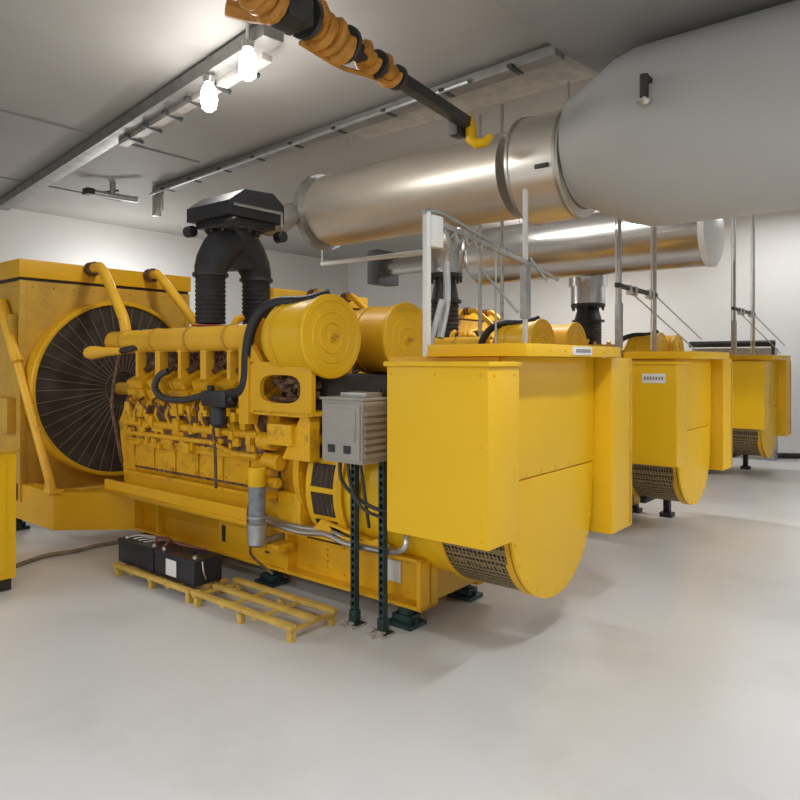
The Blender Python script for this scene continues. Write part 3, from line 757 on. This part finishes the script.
# ------------------------------------------------------------ exhausts
def bellows(p0, p1, r, nr, prof=.006):
    p0 = Vector(p0); p1 = Vector(p1); L = (p1-p0).length; pr = [(0,0),(0,r)]
    for k in range(nr*4): l = L*(k+.5)/(nr*4); pr.append((l, r+prof*math.sin(2*PI*(k+.5)/4)))
    pr += [(L,r),(L,0)]
    return G().lathe(pr,p0,p1-p0,32)
t = thing('exhaust_stack', (-5.45,4.15,2.12), 'large black forked exhaust pipe rising from the nearest engine into a dark hood', 'exhaust pipe')
YB1, YB2, XBk = 3.88, 4.42, -5.45
for y in (YB1,YB2):
    b_ = bellows((XBk,y,2.16),(XBk,y,2.62),.137,11).build('bellows','soot_and_shade',t)
    g = G().lathe([(0,0),(0,.17),(.025,.17),(.025,0)],(XBk,y,2.12),'Z',28); g.build('base_flange','red_gasket',b_,label='dull red flange')
    G().lathe([(0,.10),(0,.165),(.03,.165),(.03,.10)],(XBk,y,2.60),'Z',28).build('top_flange','dark_metal',b_)
g = G()
for yy in (YB1,YB2):
    d_ = 4.15-yy
    g.tube([(XBk,yy,2.61),(XBk,yy,2.66),(XBk,yy+d_*.10,2.74),(XBk,yy+d_*.35,2.84),(XBk,yy+d_*.7,2.94),(XBk,yy+d_*.85,3.00)],[.145,.15,.16,.175,.185,.18],24)
g.prism([(4.02,2.98),(3.90,2.82),(4.02,2.70),(4.15,2.68),(4.28,2.70),(4.40,2.82),(4.28,2.98)],XBk-.13,XBk+.13,'X',.04)
g.lathe([(0,.0),(0,.18),(.16,.20),(.16,0)],(XBk,4.14,2.92),'Z',28)
g.build('fork_pipe','black_paint',t)
g = G().lathe([(0,0),(0,.27),(.03,.27),(.03,0)],(XBk,4.14,3.05),'Z',32)
for k in range(12):
    a = 2*PI*k/12; g.cyl((XBk+.24*math.cos(a),4.14+.24*math.sin(a),3.02),(XBk+.24*math.cos(a),4.14+.24*math.sin(a),3.11),.016,8)
g.build('collar_flange','dark_metal',t)
# hood: box with folded top
hx0,hx1,hy0,hy1 = -5.78,-5.12,3.86,4.48
g = G().prism([(hy0-.02,3.14),(hy0-.02,3.27),(hy0+.16,3.40),(hy1-.12,3.42),(hy1+.02,3.32),(hy1+.02,3.14)],hx0,hx1,'X',.012)
g.box(hx0+.05,hx1-.05,hy0+.05,hy1-.05,3.08,3.14,.01)
g.build('hood','black_paint',t)
for xx,yy,zz in ((hx1,hy0+.02,3.06),(hx0,hy0+.02,3.06),(hx1-.04,hy1,3.02)): G().cyl((xx-.05,yy,zz),(xx+.06,yy,zz),.055,16,.01).build('damper_hub','black_paint',t)
g = G().beam((hx1+.01,hy0+.02,3.24),(hx1+.01,hy1-.02,3.24),.014,.03).beam((hx1+.012,hy1-.03,3.24),(hx1+.012,hy1-.03,3.08),.014,.03)
g.build('steel_edge','chrome',t)
g = G().tube([(-5.5,4.5,3.24),(-5.7,4.9,3.3),(-6.75,6.0,3.70),(-6.85,6.38,3.8),(-6.60,6.5,3.8)],.15,24,5)
o = g.build('connecting_pipe','galv', origin=(-6.2,5.5,3.5)); tag(o,'dull grey pipe linking the black exhaust hood to the left end of the large silencer','pipe')

def small_stack(x, y, zt, zc, group, label, r=.20):
    t = thing('exhaust_stack', (x,y,2.12), label, 'exhaust pipe')
    bellows((x,y,2.12),(x,y,2.12+(zc-2.12)*.55),r*.78,8).build('bellows','soot_and_shade',t)
    z = 2.12+(zc-2.12)*.55
    g = G().lathe([(0,0),(0,r*.95),(.04,r*.95),(.04,r*.8),(zc-z-.08,r*.6),(zc-z-.06,r*1.0),(zc-z,r*1.0),(zc-z,0)],(x,y,z),'Z',28)
    for k in range(10):
        a = 2*PI*k/10; g.cyl((x+r*.9*math.cos(a),y+r*.9*math.sin(a),zc-.12),(x+r*.9*math.cos(a),y+r*.9*math.sin(a),zc),.018,6)
    g.build('cone_flange','black_paint',t)
    zm = (zc+zt)/2
    g = G().lathe([(0,0),(0,r),(zm-zc,r),(zm-zc,r*1.12),(zt-zc-.03,r*1.12),(zt-zc,r*1.05),(zt-zc,0)],(x,y,zc),'Z',40)
    g.build('chrome_jacket','chrome',t,label='bright metal jacket')
    return t
p = P(445,0,7.72)
small_stack(p.x, 7.72, P(445,230,7.72).z, P(445,274,7.72).z, None, 'shiny capped exhaust pipe with black lower half, rising right behind the white hanger post', .24)
p = P(588,0,12.1)
small_stack(p.x, 12.1, P(588,270,12.1).z, P(588,304,12.1).z, None, 'farther shiny capped exhaust pipe with black lower half, near the grey back wall', .31)

# ------------------------------------------------------------ hanger frames
t = thing('cable_hanger', (-2.6,4.2,1.9), 'pale metal hanger frame standing over the nearest generator box', 'cable hanger')
G().box(-2.605,-2.565,3.42,3.46,1.832,2.74,.008).build('post','white_metal',t)
G().box(-2.60,-2.54,3.44,3.56,2.52,2.72,.015).build('clamp_block','white_metal',t)
G().box(-2.75,-2.72,4.95,4.99,1.832,3.20,.006).build('post','white_metal',t)
G().box(-2.765,-2.705,4.93,5.01,2.15,2.58,.01).build('sleeve','galv',t)
G().beam((-2.58,3.44,2.70),(-2.74,5.04,2.60),.03,.04,.01).build('crossbar','steel',t)
G().tube([(-2.58,3.40,2.73),(-2.60,3.62,2.76),(-2.66,4.3,2.68),(-2.73,4.95,2.62),(-2.66,5.4,2.50)],.014,8,5).build('cable','galv',t)
g = G()
for k in range(9):
    q = k/10; y = 3.5+q*1.4; g.tube([(-2.58-q*.15,y,2.70),(-2.58-q*.15,y+.05,2.60),(-2.58-q*.15,y+.14,2.67)],.008,6,2)
g.build('cable_ties','galv',t)
G().tube([P(530,258,4.97),P(547,281,5.1)],.010,6).build('stay_wire','galv',t)
G().tube([P(480,268,4.3),P(518,312,4.3)],.010,6).build('stay_wire','galv',t)
G().tube([(-2.68,4.42,2.66),(-2.68,4.42,1.832)],.009,8).build('post','galv',t)
G().tube([P(442,300,3.6),P(430,345,3.5)],.02,8).build('stay_wire','galv',t)
G().tube([P(446,262,3.7),P(447,300,3.7),P(440,338,3.6)],.025,8,3).build('stay_wire','galv',t)

def hanger(x, y0, y1, z, label, d=1.):
    t = thing('cable_hanger', (x,y0,1.9), label, 'cable hanger')
    for y in (y0,y1):
        G().box(x-.018,x+.018,y-.018,y+.018,1.832 if x < -2.8 else 1.907,ZC,.003).build('post','galv',t)
        G().box(x-.05,x-.035,y-.0,y+.014,1.95,ZC,.0).build('rod','white_metal',t)
    G().box(x-.04,x+.03,y0-.04,y0+.03,1.95,2.45,.01).build('sleeve','galv',t)
    G().beam((x,y0-.1,z),(x,y1+.06,z-.02),.04,.05,.008).build('crossbar','dark_metal',t)
    for q in (.25,.4,.8,.9): G().box(x-.03,x+.03,y0+(y1-y0)*q-.03,y0+(y1-y0)*q+.03,z-.08,z+.03,.01).build('clamp','steel',t)
    G().tube([(x,y1,z-.02),(x+.35,y1+.7,z-.55)],.008,6).build('stay_wire','galv',t)
    G().tube([(x,y0+.3,z-.04),(x+.3,y1+.6,z-.68)],.008,6).build('stay_wire','galv',t)
hanger(-2.9,7.38,8.50,2.64,'grey hanger frame with dark crossbar over the second generator')
hanger(-2.75,11.7,13.0,2.64,'grey hanger frame with two long posts over the farthest generator')
t = thing('white_conduit', P(370,258,8.2), 'thin pale conduit running level below the large silencer', 'conduit')
G().tube([P(322,264,8.2),P(425,252,7.6)],.035,8).build('pipe','white_metal',t)
G().tube([P(322,264,8.2), P(322,264,8.2)+Vector((0,0,1.9))],.015,8).build('drop_rod','galv',t)
for (px, y0_, y1_, Y) in ((502,232,342,7.1),(480,262,342,7.2)):
    a = P(px,y1_,Y); b = Vector((a.x,a.y,ZC)); 
    o = G().cyl(a,b,.022,8).build('hanging_rod','galv', origin=(a.x,a.y,ZC)); tag(o,'thin grey rod hanging over the second engine, '+('right one of the pair' if px>490 else 'left one of the pair'),'rod','thin rods over the second engine')

# ------------------------------------------------------------ control box on green posts
t = thing('control_box_stand', (-3.05,3.40,0), 'grey louvered control box carried on two dark green slotted posts', 'control box')
for (x,zt) in ((-3.225,1.60),(-2.97,1.62)):
    y = 3.47
    g = G().box(x-.022,x-.018,y-.02,y+.02,.02,zt,0).box(x+.018,x+.022,y-.02,y+.02,.02,zt,0).box(x-.022,x+.022,y+.016,y+.02,.02,zt,0)
    g.box(x-.022,x-.012,y-.022,y-.018,.02,zt,0).box(x+.012,x+.022,y-.022,y-.018,.02,zt,0)
    k = 0; z = .06
    while z < zt-.05: g.box(x-.013,x+.013,y-.021,y-.017,z,z+.022,0); z += .05
    ps = g.build('post','green_post',t)
    G().box(x-.06,x+.06,y-.05,y+.05,0,.012,.003).box(x-.03,x+.03,y-.028,y+.028,.012,.10,.004).build('base_plate','green_post',ps)
    g = G().box(x-.07,x+.07,y-.10,y+.05,0,.010,.003)
    for k in range(14): 
        a = random.uniform(0,2*PI); r = random.uniform(.0,.09); q = random.uniform(.008,.02)
        g.box(x+r*math.cos(a)-q,x+r*math.cos(a)+q,y-.03+r*math.sin(a)-q,y-.03+r*math.sin(a)+q,0,q*.9+.005,.004)
    g.build('grout','concrete_dust',ps,label='crumbly pale grout')
g = G().box(-3.27,-2.91,3.20,3.44,1.15,1.555,.008)
enc = g.build('enclosure','beige_box',t)
G().box(-3.255,-2.925,3.190,3.20,1.17,1.53,.004).build('door','beige_box',enc)
g = G().box(-3.22,-2.96,3.184,3.190,1.29,1.50,.003); g.build('nameplate','white_metal' if 0 else 'beige_box',enc)
for x in (-3.17,-3.03):
    G().box(x-.028,x+.028,3.180,3.190,1.215,1.265,.003).build('switch','black_paint',enc,label='black rocker switch')
    
g = G()
for k in range(7): g.prism([(3.22,1.19+k*.045),(3.42,1.19+k*.045),(3.42,1.215+k*.045),(3.22,1.215+k*.045)],-2.91,-2.896,'X')
g.build('louvre','beige_box',enc)
G().box(-3.285,-2.90,3.19,3.45,1.555,1.57,.004).build('rain_cap','beige_box',enc)
g = G().box(-3.18,-2.95,3.28,3.44,1.57,1.60,.006); g.build('cable_gland_plate','galv',enc)
g = G().tube([(-3.20,3.30,1.15),(-3.19,3.30,1.02),(-3.10,3.33,.92),(-2.95,3.36,.85),(-2.86,3.46,.82)],.013,8,5)
g.tube([(-3.13,3.30,1.15),(-3.10,3.30,.98),(-3.0,3.32,.84),(-2.85,3.46,.76)],.011,8,5)
g.tube([(-3.02,3.30,1.15),(-3.01,3.34,.9),(-3.05,3.42,.7)],.011,8,4)
g.build('cable','dark_metal',enc)

# ------------------------------------------------------------ battery rack and batteries
def rack(x0, x1, y0, y1, label, slats, z=.075):
    t = thing('battery_rack', ((x0+x1)/2,(y0+y1)/2,0), label, 'rack', 'low yellow racks on the floor')
    for y in (y0,(y0+y1)/2,y1): G().box(x0,x1,y-.022,y+.022,z,z+.03,.004).build('rail','wood',t)
    for k in range(slats):
        x = x0+.03+(x1-x0-.06)*k/(slats-1); G().box(x-.018,x+.018,y0-.02,y1+.02,z-.018,z,.004).build('slat','wood',t)
    for x in (x0+.04,(x0+x1)/2,x1-.04):
        for y in (y0+.01,y1-.01): G().box(x-.022,x+.022,y-.02,y+.02,0,z-.018,.004).build('foot','wood',t)
    return t
rack(-5.54,-4.44,2.99,3.30,'low yellow rack carrying two black batteries',5)
rack(-4.40,-3.30,2.98,3.36,'empty low yellow rack lying beside the green posts',4,.085)
for k,(x0,x1,lb) in enumerate(((-5.56,-5.02,'black battery at the left end of the yellow rack'),(-5.00,-4.46,'black battery with a white label on the long side'))):
    xc = (x0+x1)/2; z0 = .106
    t = thing('battery', (xc,3.15,z0), lb, 'battery', 'black batteries on the yellow rack')
    G().box(x0,x1,3.03,3.28,z0,z0+.185,.008).build('case','battery',t)
    G().box(x0-.004,x1+.004,3.026,3.284,z0+.165,z0+.195,.008).build('lid','battery',t)
    for q in range(2):
        G().lathe([(0,0),(0,.02),(.02,.018),(.02,0)],(x0+.06+q*(x1-x0-.12),3.08,z0+.195),'Z',14).build('terminal','steel',t)
    for q in range(6): G().lathe([(0,0),(0,.018),(.01,.018),(.01,0)],(x0+.07+q*.08,3.18,z0+.195),'Z',14).build('cap','black_rubber',t)
    if k: 
        G().box(xc-.10,xc+.04,3.0235,3.0265,z0+.03,z0+.155,.0).build('sticker','white_label',t,label='white sticker')
    G().tube([(x1+.004,3.10,z0+.18),(x1+.02,3.10,z0+.10),(x1+.008,3.13,z0+.04)],.006,6,4).build('handle','steel',t) if k else None
g = G()
g.tube([(-5.06,3.08,.325),(-5.10,3.12,.36),(-5.02,3.18,.35),(-4.93,3.10,.345),(-4.94,3.08,.325)],.012,8,5)
g.tube([(-5.0,3.2,.32),(-4.9,3.15,.345),(-4.75,3.18,.335),(-4.62,3.25,.32)],.009,8,5)
o = g.build('jumper_cable','dark_red', origin=(-5.0,3.12,.33)); tag(o,'dull red cable linking the two black batteries','cable')
g = G()
for k in range(4): g.tube([(-5.45+k*.08,3.06,.32),(-5.40+k*.09,3.13,.332),(-5.30+k*.07,3.22,.318)],.007,6,4)
o = g.build('cable_coil','steel', origin=(-5.3,3.12,.32)); tag(o,'loose silver wires on top of the left battery','wire')

# ------------------------------------------------------------ left cabinet, floor cable, far panel
t = thing('yellow_cabinet', (-6.3,2.0,0), 'low yellow cabinet cut off by the left edge of the photo', 'cabinet')
G().box(-6.9,-5.78,1.70,2.30,.10,1.09,.01).build('body','yellow_clean',t)
G().box(-6.92,-5.76,1.68,2.32,1.09,1.115,.006).build('top','yellow_dull',t)
G().box(-5.78,-5.765,1.75,2.22,.16,1.03,.004).build('door','yellow_clean',t)
for x in (-6.8,-5.88):
    for y in (1.78,2.22): G().box(x-.06,x+.06,y-.06,y+.06,0,.10,.006).build('foot','core',t)
g = G().tube([PZ(15,566,.02),PZ(45,556,.02),PZ(75,551,.02),PZ(95,546,.02),PZ(118,542,.02)],.02,8,5)
o = g.build('floor_cable','floor_brown', origin=PZ(70,552,0)); tag(o,'dirty brown cable lying on the floor below the left skid','cable')
t = thing('grey_panel', (-3.4,14.2,0), 'grey guard panel with a black top rail, behind the farthest generator', 'panel')
xa = P(692,0,14.0).x; xb = P(774,0,14.0).x
G().box(xa,xb,14.0,14.35,0,2.06,.01).build('body','galv',t)
G().cyl((xa-.05,14.0,2.14),(xb+.02,14.0,2.14),.06,12,.01).build('top_rail','black_rubber',t,label='black top rail')
G().tube([(xb-.02,14.02,.3),(xb-.02,14.02,2.1)],.03,8).build('edge_post','dark_metal',t)
o = G().tube([PZ(760,456,.05),PZ(780,455.5,.05),PZ(815,456,.05)],.05,8).build('wall_pipe','black_rubber', origin=PZ(780,455,0)); tag(o,'black pipe along the foot of the back wall at right','pipe')

# ------------------------------------------------------------ world, camera, view
w = bpy.data.worlds.new('World'); bpy.context.scene.world = w; w.use_nodes = True
w.node_tree.nodes['Background'].inputs[0].default_value = (.9,.95,1,1); w.node_tree.nodes['Background'].inputs[1].default_value = .3
cam = bpy.data.cameras.new('Camera'); co = bpy.data.objects.new('Camera', cam); C.objects.link(co)
cam.sensor_width = 36; cam.lens = 36*F/800; cam.shift_y = (HY-400)/800; cam.clip_start = .05
co.location = (0,0,H); co.rotation_euler = (PI/2, 0, math.atan2(SA, CA))
sc = bpy.context.scene; sc.camera = co
sc.view_settings.view_transform = 'Standard'; sc.view_settings.look = 'None'; sc.view_settings.gamma = 1; sc.view_settings.use_curve_mapping = False
sc.view_settings.exposure = -0.28
for o in bpy.data.objects:
    if '_o' in o: del o['_o']
